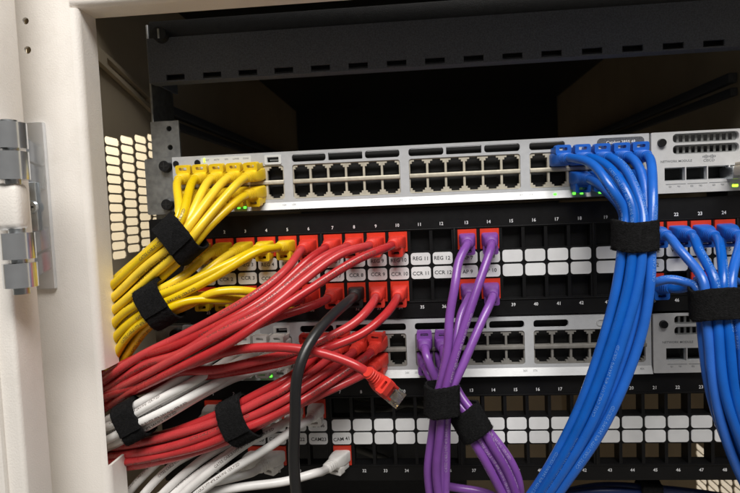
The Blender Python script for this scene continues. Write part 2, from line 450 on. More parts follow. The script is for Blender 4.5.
sc_ = s_.build('screw', MT['zinc'], hg); MB().box(pc[0] - 4.4, pc[0] + .4, -79.2, -78.9, pc[2] - .6, pc[2] + .6).box(pc[0] - 2.6, pc[0] - 1.4, -79.25, -78.9, pc[2] - 2.4, pc[2] + 2.4).build('screw_recess', MT['dark'], hg)
# side walls with elongated perforations
def side_wall(sx, ztop):
    holes = []; py_, pz = 27.0, 8.6; r_ = 0
    z = 91.0
    for c in range(11):
        y0 = -6 + c * py_ ; zz = ztop + (c - 2) * pz / 2
        while zz > -420:
            if -275 < zz < -16 or (zz < -262 and c > 9) or (zz > -17 and c > 5): zz -= pz; continue
            a, b, g = y0, y0 + 24.4, 3.55
            holes.append([(a, zz - 1.6), (a + 2.2, zz - g), (b - 2.2, zz - g), (b, zz - 1.6), (b, zz + 1.6), (b - 2.2, zz + g), (a + 2.2, zz + g), (a, zz + 1.6)])
            zz -= pz
    f = MB().plate(rect(-45, 900, -1190, 300), holes, 300 * sx, 301 * sx, lambda u, v, dd: (dd, u, v))
    f.build('side_panel', MT['wall_paint'], cab)
    g = MB().box(min(290 * sx, 299 * sx), max(290 * sx, 299 * sx), 170, 850, 133, 143, 1).box(min(292 * sx, 299.5 * sx), max(292 * sx, 299.5 * sx), 170, 850, 120, 128, 1)
    g.build('side_rail', MT['cover'], cab)
side_wall(-1, 91); side_wall(1, -285)
MB().box(284, 299, 160, 202, -262, 60, 1).build('rear_post', MT['black_metal'], cab)
MB().box(-300, 300, 900, 903, -1190, 300).build('rear_panel', MT['wall_paint'], cab)
MB().box(-302, 302, -47, 903, 262, 265).build('roof_panel', MT['black_metal'], cab)
MB().box(-298, 298, 880, 899, -60, 262).build('rear_shade_sheet', MT['black_metal'], cab)  # added black sheet: the dark of the upper bay put into its colour
# slotted brace high on the left wall
b_ = MB().plate([(15, 174), (136, 146), (136, 129), (15, 162)], [[(50, 162.5), (128, 142), (128, 136), (50, 156.5)]], -298.5, -294, lambda u, v, dd: (dd, u, v))
b_.build('brace', MT['wall_paint'], cab)
# mounting rails
for sx in (-1, 1):
    x0, x1 = (-236, -213) if sx < 0 else (213, 236)
    hl = []
    zz = 90.
    for k in range(32):
        hl.append(circ(-218.5 * -sx * -1 if sx > 0 else -221, zz - k * 14.8, 2.2, 12))
    r_ = MB().plate(rect(x0, x1, -420, 96), hl, 3, 5)
    xo = -236 if sx < 0 else 234
    r_.box(xo, xo + 2, 5, 45, -420, 172, .4)
    r_.build('mounting_rail', MT['rail'], cab)

# ------------------------------------------------------------------ finger cover of the cable manager on top
cov = thing('cable_manager', (0, 0, 120), 'charcoal horizontal cable manager cover with slotted lower edge above the upper switch', 'cable manager')
zb, zt = 123.5, 157.0
sl = []
for px in (175, 211.8, 247.6, 283.7, 320.5, 358.3, 396.8, 435.2, 474, 512.8, 552, 592.5, 633, 673.5, 714, 755):
    x = at(px, 70, -8)[0]; sl.append(rect(x - 7.2, x + 7.2, zb + 1.1, zb + 5.6))
c_ = MB().plate(rect(-229.5, 241, zb, zt), sl, -8, -6)
c_.box(-229.5, 241, -6, 4, zb + .2, zb + 1.2).box(-229.5, -227.5, -6, 40, zb + 1.2, zt)
c_.build('cover', MT['cover'], cov)
MB().box(-229, 241, -4.5, 30, zt + .3, zt + 14, .8).box(-226, 241, 2, 14, zb + 5, zt).build('body', MT['black_metal'], cov)
tc = at(162, 36, -8)
kn = MB().cyl((tc[0], -14, tc[2]), 'y', 5.4, 12, 24, 6.2).build('latch_knob', MT['black_metal'], cov)
MB().box(tc[0] - .8, tc[0] + .8, -14.3, -13.8, tc[2] - 3.6, tc[2] + 3.6, .2).build('slot', MT['zinc'], kn)

# ------------------------------------------------------------------ switches
DIV = [-125.74, -36.04, 53.66, 143.37]; PB = 89.70
def port_x(c):          # c = 0..23
    b, k = divmod(c, 6); x0 = DIV[b] - PB + 3.4; return x0 + (k + .5) * 13.82
ZR = {1: 5.9, -1: -7.6}
def t_hole(x, z, up):
    p = [(-6.1, -5.1), (6.1, -5.1), (6.1, 2.5), (4.7, 2.5), (4.7, 4.1), (3.0, 4.1), (3.0, 5.5), (-3.0, 5.5), (-3.0, 4.1), (-4.7, 4.1), (-4.7, 2.5), (-6.1, 2.5)]
    return [(x + a, z + (b if up else -b)) for a, b in p]
def network_switch(zc, name_label, leds, brand, sfp, cage='jack'):
    t = thing('network_switch', (0, 0, zc), name_label, 'network switch')
    y = SWY
    XL, XR = -217.5, 143.0
    fb = MB(); holes = []; vents = []
    for b in range(4):
        x0, x1 = DIV[b] - PB + 3.4, DIV[b] - (3.4 if b < 3 else 4.5)
        holes.append(rrect(x0, x1, zc - 14.1, zc + 12.0, 2))
        if b > 0:
            w = (x1 - x0 - 4) / 3
            for k in range(3):
                if b == 3 and k > 0 and brand: continue
                if b == 3 and k == 2: continue
                a = x0 + k * (w + 2); vents.append(rrect(a, a + w, zc + 14.0, zc + 19.8, 2.2 if k in (0, 2) else .6))
    usb = at(273, 160, y)[0]
    holes_u = [rrect(usb - 4.6, usb + 4.6, zc + 14.4, zc + 18.6, .4)]
    fb.plate(rect(XL, XR, zc - 16.6, zc + 22.2), holes + vents + holes_u, y, y + 3)
    fb.box(XL, XR, y + 3, y + 5, zc + 20.4, zc + 22.2)
    fb.build('faceplate', MT['sw'], t)
    MB().box(XL, XR, y + 12, 420, zc - 21.5, zc + 21.8, .6).build('chassis', MT['sw'], t)
    MB().box(XL + 2, XR - 2, y + 9, y + 11, zc - 15, zc + 20.2).build('inner_wall', MT['dark'], t)
    # pale slanting lip under the ports
    MB().loft([[(x, y, zc - 16.6), (x, y - 3.0, zc - 22.2), (x, y + 12, zc - 22.2), (x, y + 12, zc - 16.6)] for x in (XL, XR)]).build('lip', MT['swlip'], t)
    ears = MB()
    ears.plate(rrect(-241, XL - .3, zc - 22, zc + 22, 1.5), [], y + 2.2, y + 4.6)
    ears.build('ear', MT['rail'], t)
    for dz in (15.5, -14.5):
        sx_ = -223.3
        s = MB().cyl((sx_, y - 2.5, zc + dz), 'y', 4.2, 5, 24, 5.0).build('rack_screw', MT['screw'], t)
        MB().box(sx_ - 3, sx_ + 3, y - 2.8, y - 2.3, zc + dz - .5, zc + dz + .5).box(sx_ - .5, sx_ + .5, y - 2.85, y - 2.3, zc + dz - 3, zc + dz + 3).build('recess', MT['dark'], s)
    # port blocks
    for b in range(4):
        x0 = DIV[b] - PB + 3.4; x1 = DIV[b] - (3.4 if b < 3 else 4.5)
        hs = []
        for k in range(6):
            for r_ in (1, -1): hs.append(t_hole(x0 + (k + .5) * 13.82, zc + ZR[r_], r_ > 0))
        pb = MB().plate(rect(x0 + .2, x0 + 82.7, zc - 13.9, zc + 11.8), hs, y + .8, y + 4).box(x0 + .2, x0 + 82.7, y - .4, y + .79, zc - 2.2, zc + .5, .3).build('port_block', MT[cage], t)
        for k in range(6):
            for r_ in (1, -1):
                x, z = x0 + (k + .5) * 13.82, zc + ZR[r_]
                s = MB().box(x - 6.4, x + 6.4, y + 8, y + 8.6, z - 6, z + 6)
                for q in range(8): s.box(x - 3.9 + q * 1.05, x - 3.6 + q * 1.05, y + 4.4, y + 8, z + r_ * -3.2 - .5, z + r_ * -3.2 + .2)
                s.build('port_socket', MT['dark'], pb)
    # mode buttons, lamp plate, console socket
    for px in (176, 197.5):
        x = at(px, 162, y)[0]; MB().cyl((x, y - .8, zc + 17), 'y', 2.3, 1.2, 20).build('button', MT['screw'], t)
    xa, xb = at(201, 162, y)[0], at(251, 160, y)[0]
    lp = MB().plate(rrect(xa, xb, zc + 12.8, zc + 20.6, .8), [], y - .35, y + .1).build('lamp_plate', MT['ledplate'], t)
    tx = MB()
    for q, w in enumerate(('SYST', 'ACTV', 'XPS', 'S-PWR', 'CONS')): flat_text(tx, w, 1.7, xa + 5 + q * (xb - xa - 9) / 4, y - .42, zc + 18.6)
    tx.build('lamp_text', MT['grey_ink'], t, fix=False)
    MB().box(xa + 2.2, xa + 3.6, y - .9, y - .3, zc + 17.0, zc + 20.2, .3).build('status_light', MT['ledy'], t)
    MB().plate(rrect(usb - 6.6, usb + 6.6, zc + 12.9, zc + 20.2, 1), [rrect(usb - 4.5, usb + 4.5, zc + 14.5, zc + 18.5, .4)], y - .7, y + 1).box(usb - 3.4, usb + 3.4, y + 3.4, y + 6, zc + 15.8, zc + 17.0).build('console_socket', MT['ledplate'], t)
    # lip lettering
    lt = MB()
    sl_ = -3.0 / -5.6
    def ly(z): return y - 3.0 * (zc - 16.6 - z) / 5.6 - .08
    for b, wd in enumerate((('12X', '13X'), ('24X', '25X'), ('36X', '37X'), ('48X', ''))):
        for q, w in enumerate(wd):
            if w: flat_text(MB(), w, 1.9, DIV[b] - 3.6 + 7.4 * q - (4 if b == 3 else 0), ly(zc - 18.6), zc - 18.6, slope=.536).build('port_lettering', MT['grey_ink'], t, fix=False)
    for px, py in leds:
        p = at(px, py, y - 1.5); m_ = MB()
        m_.box(p[0] - 1.1, p[0] + 1.1, ly(zc - 19.4) - .5, ly(zc - 19.4) + .3, zc - 20.3, zc - 18.5, .3).build('port_light', MT['led'], t)
    if brand == 'pill':
        xa, xb = at(597, 141, y)[0], at(644, 139, y)[0]
        bp = MB().plate(rrect(xa, xb, zc + 13.6, zc + 20.2, 3), [], y - .5, y + .2).build('badge', MT['cover'], t)
        flat_text(MB(), 'Catalyst 3850 48', 3.2, (xa + xb) / 2, y - .6, zc + 16.9, squeeze=.95).build('badge_text', MT['white_ink'], bp, fix=False)
    else:
        xa = at(602, 324, y)[0]
        MB().plate(rrect(xa - 4, xa + 8, zc + 14.2, zc + 19.6, 2.4), [rrect(xa - 3, xa + 7, zc + 15.2, zc + 18.6, 1.6)], y - .4, y + .2).build('badge', MT['swlip'], t)
    # network module
    x0, x1 = 144.1, 228.
    vt = []
    for za, zb_ in ((14.0, 20.6), (5.9, 12.4)): vt.append(rrect(159.2, 205, zc + za, zc + zb_, 2.6))
    sf = [rect(153.2 + k * 15.2, 167.6 + k * 15.2, zc - 13.2, zc - 3.6) for k in range(4)]
    nm = MB().plate(rrect(x0, x1, zc - 22.2, zc + 22.2, .8), vt + sf, y - 1, y + 2).build('network_module', MT['module'], t)
    MB().box(x0, x1, y + 14, 300, zc - 21.5, zc + 21.5).box(x0, x1, y + 12, y + 13.8, zc - 21, zc + 21).build('module_body', MT['dark'], nm)
    for za, zb_ in ((14.0, 20.6), (5.9, 12.4)):
        g = MB(); hh = [rect(160.6 + k * 4.3, 163.2 + k * 4.3, zc + za + 1, zc + zb_ - 1) for k in range(10)]
        g.plate(rect(158.6, 205.6, zc + za - .4, zc + zb_ + .4), hh, y + 2.4, y + 3.2).build('vent_grille', MT['rail'], nm)
    MB().plate(rect(152, 214, zc - 14, zc - 2.6), [rect(153.8 + k * 15.2, 167 + k * 15.2, zc - 12.6, zc - 4.2) for k in range(4)], y + 2.2, y + 7).build('transceiver_cage', MT['zinc'], nm)
    sx_ = at(661, 143, y)[0]
    sw_ = MB().cyl((sx_, y - 3.2, zc + 14.6), 'y', 2.7, 2.6, 24, 3.2).build('captive_screw', MT['screw'], nm)
    tx = flat_text(MB(), 'NETWORK MODULE', 2.25, 161.5, y - 1.1, zc + 1.0, squeeze=1.05)
    flat_text(tx, 'CISCO', 2.7, 184.2, y - 1.1, zc + .6)
    for k, hgt in enumerate((1, 1.8, 2.8, 1.8, 1, 1.8, 2.8, 1.8, 1)): tx.box(179.9 + k * 1.05, 180.35 + k * 1.05, y - 1.3, y - 1.02, zc + 3.4 - hgt * .45, zc + 3.4 + hgt * .45)
    for k in range(4): flat_text(tx, 'G%d' % (k + 1), 1.8, 157 + k * 15.2, y - 1.1, zc - 17.4); flat_text(tx, 'TE%d' % (k + 1), 1.5, 163 + k * 15.2, y - 1.1, zc - 17.4)
    for k in range(3): tx.box(154 + k * 15.2, 168 + k * 15.2, y - 1.15, y - 1.02, zc - 15.8, zc - 15.5)
    tx.build('module_lettering', MT['grey_ink'], nm, fix=False)
    if sfp:
        p = at(735, 185.5, y - 1); MB().box(p[0] - 2, p[0] + 2, y - 1.6, y - .9, p[2] - .9, p[2] + .9, .3).build('link_light', MT['ledy'], nm)
    return t
ZU, ZL, ZP1, ZP2 = 44.4, -89.0, -25.3, -155.3
network_switch(ZU, 'upper grey rack switch with yellow cables at its left ports and blue at its right', [(239, 207.5), (245, 207), (555, 192.5), (574, 192), (581.5, 191.3), (600, 191)], 'pill', True)
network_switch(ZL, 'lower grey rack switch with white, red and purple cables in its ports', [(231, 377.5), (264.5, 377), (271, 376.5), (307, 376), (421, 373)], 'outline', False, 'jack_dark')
# fibre transceiver and plug in the upper module
tp = at(735, 172, SWY)
tr = thing('fibre_transceiver', (tp[0], SWY, tp[2]), 'ivory fibre plug in the right-hand socket of the upper network module', 'transceiver')
MB().box(tp[0] - 6.4, tp[0] + 6.4, -12, 6, tp[2] - 5.2, tp[2] + 3.6, .6).build('transceiver_body', MT['zinc'], tr)
for k in (-1, 1):
    MB().box(tp[0] - 2.4 + 3.2 * k, tp[0] + 2.4 + 3.2 * k, -30, -10, tp[2] - 3, tp[2] + 4, .9).box(tp[0] - 1.4 + 3.2 * k, tp[0] + 1.4 + 3.2 * k, -24, -11, tp[2] + 4, tp[2] + 6.5, .5).build('fibre_plug', MT['ivory'], tr)
    tube(MB(), catmull([np.array([tp[0] + 3.2 * k, -26, tp[2]]), np.array([tp[0] + 3.2 * k + 3, -42, tp[2]]), np.array([tp[0] + 30, -60, tp[2] - 8]), np.array([tp[0] + 70, -60, tp[2] - 40])]), 1.1, 10).build('fibre_cord', MT['ivory'], tr, 60)

# ------------------------------------------------------------------ patch panels
CP, CG = 16.816, 2.092
def col_x(i): return (i - 12.5) * CP + ((i - 1) // 6 - 1.5) * CG
def port_z(zc, row): return zc + row * 19.1
def patch_panel(zc, label, jacks, dark_ports, top, bot):
    t = thing('patch_panel', (0, 0, zc), label, 'patch panel')
    hs = []
    for i in range(1, 25):
        for r_ in (1, -1): hs.append(rect(col_x(i) - 7.2, col_x(i) + 7.2, zc + r_ * 19.1 - 7.8, zc + r_ * 19.1 + 7.8))
    p = MB().plate(rrect(-241, 241, zc - 40, zc + 44, 1.5), hs, 0, 11)
    for i in range(0, 5):   # rib between the groups of six
        x = (col_x(6 * i) + col_x(6 * i + 1)) / 2 if 0 < i < 4 else (col_x(1) - 9.5 if i == 0 else col_x(24) + 9.5)
        p.box(x - .7, x + .7, -.8, .5, zc - 27.5, zc + 27.5, .3)
    p.box(-236, 236, -.7, .5, zc + 27.6, zc + 28.3, .2).box(-236, 236, -.7, .5, zc - 28.3, zc - 27.6, .2)
    p.build('panel_frame', MT['panel'], t)
    for i in range(1, 25):
        for r_, tx in ((1, top), (-1, bot)):
            x = col_x(i); za, zb_ = (.8, 10.0) if r_ > 0 else (-10.0, -.8)
            cd = MB().plate(rrect(x - 7.5, x + 7.5, zc + za, zc + zb_, 2.2), [], -1.0, .4).build('label_card', MT['card'], t)
            w = tx.get(i)
            if w:
                tilt = .1 if w == 'CAM 41' else random.uniform(-.03, .03)
                g = glyphs(w, 4.0)[0]; ww = g[:, 0].max() - g[:, 0].min()
                flat_text(MB(), w, 4.0, x + random.uniform(-.4, .4), -1.09, zc + (za + zb_) / 2 + random.uniform(-.5, .5), rot=tilt, squeeze=min(1., 15.2 / ww)).build('lettering', MT['ink'], cd, fix=False)
    for r_, add in ((1, 0), (-1, 24)):
        nb = MB()
        for i in range(1, 25): flat_text(nb, str(i + add), 3.5, col_x(i), -.12, zc + r_ * 31.95, squeeze=.95)
        nb.build('port_numbers', MT['white_ink'], t, fix=False)
    for (i, r_) in jacks:
        x, z = col_x(i), port_z(zc, r_)
        j = MB().plate(rect(x - 7.05, x + 7.05, z - 7.65, z + 7.65), [[(x - 5.9, z + 3.5), (x - 5.9, z - 4), (x - 3, z - 4), (x - 3, z - 6), (x + 3, z - 6), (x + 3, z - 4), (x + 5.9, z - 4), (x + 5.9, z + 3.5)]], -1.6, 6)
        j.box(x - 6.4, x + 6.4, 5, 9, z - 6.6, z + 5); j.build('keystone_jack', MT['red_jack'], t)
    for (i, r_) in dark_ports:  # black inserts added so the empty ports stay dark, in place of deep shade
        x, z = col_x(i), port_z(zc, r_)
        MB().box(x - 7.1, x + 7.1, 6.5, 9, z - 7.7, z + 7.7).build('port_shade_insert', MT['panel'], t)
    return t
J1 = [(i, r_) for i in range(1, 11) for r_ in (1, -1)] + [(13, 1), (14, 1), (13, -1), (14, -1)] + [(i, 1) for i in range(21, 25)] + [(i, -1) for i in (20, 21, 23, 24)]
allp = [(i, r_) for i in range(1, 25) for r_ in (1, -1)]
patch_panel(ZP1, 'upper black patch panel with red jacks and printed REG and CCR labels', J1, [p for p in allp if p not in J1],
            {**{i: 'REG %d' % i for i in range(1, 13)}, 13: 'AP 7', 14: 'AP 8', 21: 'VO 2', 22: 'VO 3', 23: 'VO 4', 24: 'VO 5'},
            {**{i: 'CCR %d' % i for i in range(1, 13)}, 13: 'AP 9', 14: 'AP 10', 21: 'CR 2', 24: 'L 2'})
J2 = [(i, 1) for i in range(1, 7)] + [(i, -1) for i in (3, 4, 7)]
patch_panel(ZP2, 'lower black patch panel with mostly empty see-through ports and printed CAM labels', J2, [],
            {i: 'CAM%d' % i for i in range(1, 7)}, {**{i: 'CAM%d' % (17 + i) for i in range(1, 7)}, 7: 'CAM 41'})

# ================================================================== cables
ORD = ['', 'first', 'second', 'third', 'fourth', 'fifth', 'sixth', 'seventh', 'eighth', 'ninth', 'tenth']
def sw_port(c, row, z): return (port_x(c), SWY, z + ZR[row])
def pp_port(i, row, z): return (col_x(i), PPY, port_z(z, row))

# yellow, upper switch
g = 'yellow cables of the upper switch'
C = [(190, 227, -56, 1.0), (182, 238, -57, 1.0), (152, 266, -52, 1.12), (120, 297, -43, 1.3), (88, 324, -30, 1.3), (60, 345, -18, 1.3)]
Y1 = {(1, 1): HEX10[3], (2, 1): HEX10[0], (3, 1): HEX10[4], (4, 1): HEX10[1], (5, 1): HEX10[2], (1, -1): HEX10[7], (2, -1): HEX10[8], (3, -1): HEX10[9], (4, -1): HEX10[5], (5, -1): HEX10[6]}
for (c, row), off in Y1.items():
    cable('yellow', sw_port(c - 1, row, ZU), row, bundle(C, off), 'yellow cable in the %s %s-row port of the upper switch' % (ORD[c], 'top' if row > 0 else 'bottom'), g)
strap(181, 238.5, -57, 141, 15.2, 9.5, 19, 'black strap round the yellow cables just under the left end of the upper switch', 1)
# yellow, upper patch panel
g = 'yellow cables of the upper patch panel'
C = [(185, 292, -53, 1.05), (160, 304, -56, 1.0), (138, 318, -50, 1.1), (121, 336, -43, 1.2), (109, 362, -34, 1.2), (100, 395, -26, 1.2)]
Y2 = {(1, 1): HEX10[7], (2, 1): HEX10[3], (3, 1): HEX10[4], (4, 1): HEX10[0], (5, 1): HEX10[1], (1, -1): HEX10[8], (2, -1): HEX10[9], (3, -1): HEX10[5], (4, -1): HEX10[2], (5, -1): HEX10[6]}
EX = {(5, 1): [(262, 249, -40), (222, 272, -52)], (4, 1): [(240, 258, -44)], (5, -1): [(250, 291, -46), (215, 293, -54)], (4, -1): [(235, 300, -44)]}
for (c, row), off in Y2.items():
    cable('yellow', pp_port(c, row, ZP1), -1, EX.get((c, row), []) + bundle(C, off), 'yellow cable in the %s %s-row jack of the upper patch panel' % (ORD[c], 'top' if row > 0 else 'bottom'), g)
strap(159.5, 304, -56, 152, 14.5, 9.5, 19, 'black strap round the lower yellow cables beside the red cables', 2)

# red, upper patch panel
g = 'red cables of the upper patch panel'
W = {(6, 1): [(288, 268, -45), (262, 294, -60), (225, 313, -66), (180, 336, -62), (140, 356, -58), (107, 379, -50), (75, 398, -34)],
     (7, 1): [(308, 260, -42), (285, 282, -54), (258, 304, -66), (222, 323, -72), (178, 344, -68), (138, 358, -52), (107, 372, -42), (78, 386, -28)],
     (8, 1): [(325, 256, -42), (300, 275, -54), (264, 303, -70), (222, 328, -76), (182, 350, -72), (145, 366, -60), (111, 385, -47), (80, 399, -32)],
     (9, 1): [(342, 253, -42), (300, 283, -60), (264, 311, -76), (226, 333, -82), (186, 354, -78), (148, 372, -66), (117, 388, -50), (90, 402, -34)],
     (10, 1): [(360, 258, -44), (312, 288, -62), (266, 320, -78), (230, 342, -84), (190, 364, -80), (152, 381, -67), (126, 396, -52), (100, 413, -32)],
     (6, -1): [(284, 305, -36), (256, 314, -46), (220, 328, -54), (180, 350, -52), (140, 366, -44), (106, 384, -36), (80, 398, -24)],
     (7, -1): [(312, 306, -38), (276, 318, -52), (232, 338, -66), (188, 362, -64), (148, 379, -52), (112, 395, -40), (85, 408, -28)],
     (9, -1): [(371, 306, -46), (354, 326, -58), (321, 342, -66), (290, 354, -69), (255, 363, -68), (217, 370, -66), (182, 373, -62), (142, 385, -50), (112, 396, -40), (85, 408, -26)],
     (10, -1): [(388, 312, -45), (361, 335, -60), (322, 351, -66), (290, 361, -66), (255, 369, -62), (222, 374, -58), (186, 378, -54), (148, 386, -45), (114, 398, -37), (85, 410, -25)]}
for (c, row), w in W.items():
    cable('red', pp_port(c, row, ZP1), -1, w, 'red cable in the %s %s-row jack of the upper patch panel' % (ORD[c], 'top' if row > 0 else 'bottom'), g)
# loose red cable with a bare plug
wl = [(70, 408, -30), (112, 394, -48), (150, 380, -60), (192, 364, -71), (230, 351, -74), (270, 347, -78), (305, 349.5, -81), (340, 358.5, -84), (362, 368.5, -86.5), (377, 380.5, -80)]
Pl = catmull([at(*w) for w in wl])
rt = thing('red_network_cable', Pl[-1], 'loose red cable hanging with its clear plug end unconnected in front of the lower switch', 'cable', 'red cables of the upper patch panel')
jacket(rt, Pl, 'red', 3.05, 1)
e0, e1 = at(369, 373, -87), at(386, 388.5, -74)
ax = (e1 - e0) / np.linalg.norm(e1 - e0); sd = np.cross(ax, [.25, -1, .25]); sd /= np.linalg.norm(sd); upv = np.cross(sd, ax)
Mx = Matrix(((sd[0], ax[0], upv[0]), (sd[1], ax[1], upv[1]), (sd[2], ax[2], upv[2])))
bo = bpy.data.objects.new('boot', boot_mesh('red')); col.objects.link(bo); bo.parent = rt
bo.rotation_euler = Mx.to_euler(); bo.location = Vector((e0 + ax * 21 - Pl[-1])) * S
pl = MB().box(-5.8, 5.8, 0, 13.5, -4.2, 4.2, .5)
for k in range(8): pl.box(-4.4 + k * 1.14, -3.5 + k * 1.14, 9, 13.7, -4.4, -3.4)
pl.box(-3, 3, 1, 12, 4.2, 5.2, .3)
po = bpy.data.objects.new('plug', pl.mesh('plug', MT['clear'])); col.objects.link(po); po.parent = rt; po.rotation_euler = Mx.to_euler(); po.location = Vector((e0 + ax * 23.5 - Pl[-1])) * S
ct = MB()
for k in range(8): ct.box(-4.25 + k * 1.14, -3.7 + k * 1.14, 8, 13.2, -3.6, -2.2)
cto = bpy.data.objects.new('plug_contacts', ct.mesh('plug_contacts', MT['gold'])); col.objects.link(cto); cto.parent = rt; cto.rotation_euler = Mx.to_euler(); cto.location = po.location

# black cable
cable('black', pp_port(8, -1, ZP1), -1, [(349, 301, -48), (330, 316, -70), (309, 341, -90), (299, 378, -98), (295.5, 420, -98), (295, 455, -95), (297, 500, -92), (302, 545, -86)],
      'thick black cable hanging down across the red cables from the upper patch panel', 'single cables', r=3.5)

# red, lower switch
g = 'red cables of the lower switch'
C = [(298, 389, -56, 1.1), (264, 408, -61, 1.0), (238, 420, -62, 1.0), (206, 434, -58, 1.05), (166, 446, -50, 1.0), (128, 453, -41, .95), (100, 456, -31, .95), (70, 457, -20, 1.0)]
R2 = {(1, 1): HEX10[0], (2, 1): HEX10[3], (3, 1): HEX10[4], (4, 1): HEX10[1], (5, 1): HEX10[2], (1, -1): HEX10[7], (2, -1): HEX10[8], (3, -1): HEX10[5], (4, -1): HEX10[9], (5, -1): HEX10[6]}
for (c, row), off in R2.items():
    cable('red', sw_port(5 + c, row, ZL), row, bundle(C, off), 'red cable in the %s %s-row port of the lower switch\'s second block' % (ORD[c], 'top' if row > 0 else 'bottom'), g)
strap(239, 420, -62, 155, 14.8, 9.5, 18, 'black strap round the lowest red cables left of the black cable', 3)
# white, lower switch
g = 'white cables of the lower switch'
C = [(205, 380, -56, 1.15), (166, 402, -61, 1.08), (134, 421, -58, .95), (108, 433, -49, 1.05), (80, 444, -34, 1.05)]
O8 = [(-.6, .87), (.6, .87), (-1.4, 0), (-.1, 0), (1.3, 0), (-.9, -.87), (.2, -.87), (1.2, -.87)]
for k, ((c, row), off) in enumerate(zip([(4, 1), (6, 1), (3, 1), (5, 1), (6, -1), (3, -1), (4, -1), (5, -1)], O8)):
    cable('white', sw_port(c - 1, row, ZL), row, ([(252, 371, -46)] if (c, row) == (6, -1) else []) + bundle(C, off), 'white cable in the %s %s-row port of the lower switch' % (ORD[c], 'top' if row > 0 else 'bottom'), g)
strap(134, 420.5, -58, 153, 12.8, 9.0, 17, 'black strap round the white cables at the left edge of the cabinet opening', 4)
# white, lower patch panel
g = 'white cables of the lower patch panel'
W = {(1, 1): [(192, 430, -40), (168, 452, -38), (138, 482, -36), (112, 515, -34)],
     (2, 1): [(216, 440, -40), (176, 463, -40), (143, 493, -38), (120, 525, -36)],
     (3, 1): [(238, 436, -42), (205, 457, -45), (165, 488, -44), (138, 522, -42)],
     (4, 1): [(262, 430, -46), (226, 456, -50), (187, 483, -48), (150, 517, -46)],
     (5, 1): [(281, 425, -46), (250, 443, -52), (205, 474, -53), (165, 512, -50)],
     (6, 1): [(300, 424, -46), (272, 445, -54), (238, 466, -57), (200, 492, -55), (170, 520, -50)],
     (3, -1): [(228, 477, -36), (200, 483, -36), (170, 492, -36), (140, 506, -36)],
     (4, -1): [(248, 474, -38), (218, 481, -40), (185, 489, -40), (150, 503, -40)],
     (7, -1): [(318, 472, -40), (285, 480, -44), (245, 488, -48), (207, 495, -48), (170, 506, -48)]}
for (c, row), w in W.items():
    cable('white', pp_port(c, row, ZP2), -1, w, 'white cable in the %s %s-row jack of the lower patch panel' % (ORD[c], 'top' if row > 0 else 'bottom'), g,
          tilt=(-.45, -.05) if row < 0 else None)

# purple, upper patch panel
g = 'purple cables of the upper patch panel'
W = {(13, 1): [(459, 259, -36), (454, 286, -46), (450, 318, -50), (447, 350, -52), (440, 385, -50), (437, 400, -50), (431, 440, -46), (428, 470, -42), (432, 505, -38)],
     (14, 1): [(485, 266, -38), (473, 302, -48), (461, 338, -54), (452, 372, -57), (444, 398, -57), (439, 440, -52), (435, 470, -47), (439, 505, -42)],
     (13, -1): [(461, 313, -38), (456, 340, -48), (449, 372, -52), (446, 398, -51), (442, 440, -46), (441, 470, -42), (443, 505, -38)],
     (14, -1): [(484, 316, -38), (472, 340, -46), (460, 370, -52), (451, 396, -54), (447, 430, -49), (446, 465, -44), (445, 505, -38)]}
for (c, row), w in W.items():
    cable('purple', pp_port(c, row, ZP1), -1, w, 'purple cable in the %s %s-row red jack of the upper patch panel' % ('left' if c == 13 else 'right', 'top' if row > 0 else 'bottom'), g)
strap(443, 399, -52, 92, 10.4, 8.2, 21, 'black strap round the upright purple cables, left of the second purple strap', 5)
g = 'purple cables of the lower switch'
W = {(1, 1): [(426, 355, -36), (438, 380, -36), (452, 400, -38), (467, 416, -44), (480, 440, -46), (498, 468, -42), (512, 500, -36)],
     (2, 1): [(443, 358, -34), (452, 380, -34), (462, 399, -40), (475, 416, -46), (489, 440, -48), (507, 470, -44), (520, 505, -38)],
     (1, -1): [(428, 375, -34), (440, 390, -32), (455, 408, -36), (463, 420, -42), (473, 438, -46), (487, 465, -46), (505, 500, -40)],
     (2, -1): [(443, 377, -30), (455, 393, -32), (470, 412, -38), (480, 424, -42), (494, 440, -42), (512, 462, -38), (519, 485, -34), (519, 510, -28)]}
for (c, row), w in W.items():
    cable('purple', sw_port(11 + c, row, ZL), row, w, 'purple cable in the %s %s-row port of the lower switch\'s third block' % (ORD[c], 'top' if row > 0 else 'bottom'), g)
strap(470.5, 421, -44, 62, 10.0, 7.6, 21, 'black strap round the slanting purple cables, right of the other purple strap', 6)

# blue, upper switch
g = 'blue cables of the upper switch'
C = [(637, 215, -58, 1.0), (635, 236, -62, 1.0), (633, 275, -66, 1.1), (621, 330, -68, 1.15), (590, 415, -66, 1.15), (552, 482, -58, .8), (520, 526, -46, .8)]
B1 = {(2, 1): (-1.35, .3), (3, 1): (-.6, .9), (4, 1): (.3, .95), (5, 1): (.8, .1), (6, 1): (1.4, .75), (3, -1): (-1.0, -.7), (4, -1): (-.35, 0), (5, -1): (.1, -.85), (6, -1): (1.1, -.8)}
EX = {(2, 1): [(592, 163, -44), (613, 190, -60)], (3, 1): [(607, 165, -40), (625, 190, -58)], (4, 1): [(625, 168, -40)], (5, 1): [(640, 168, -38)], (6, 1): [(652, 168, -40), (653, 192, -56)]}
for (c, row), off in B1.items():
    cable('blue', sw_port(17 + c, row, ZU), row, EX.get((c, row), []) + bundle(C, off), 'blue cable in the %s %s-row port of the upper switch\'s last block' % (ORD[c], 'top' if row > 0 else 'bottom'), g)
strap(635, 235.5, -62, 91, 12.6, 9.5, 19, 'black strap round the blue cables below the upper switch', 7)
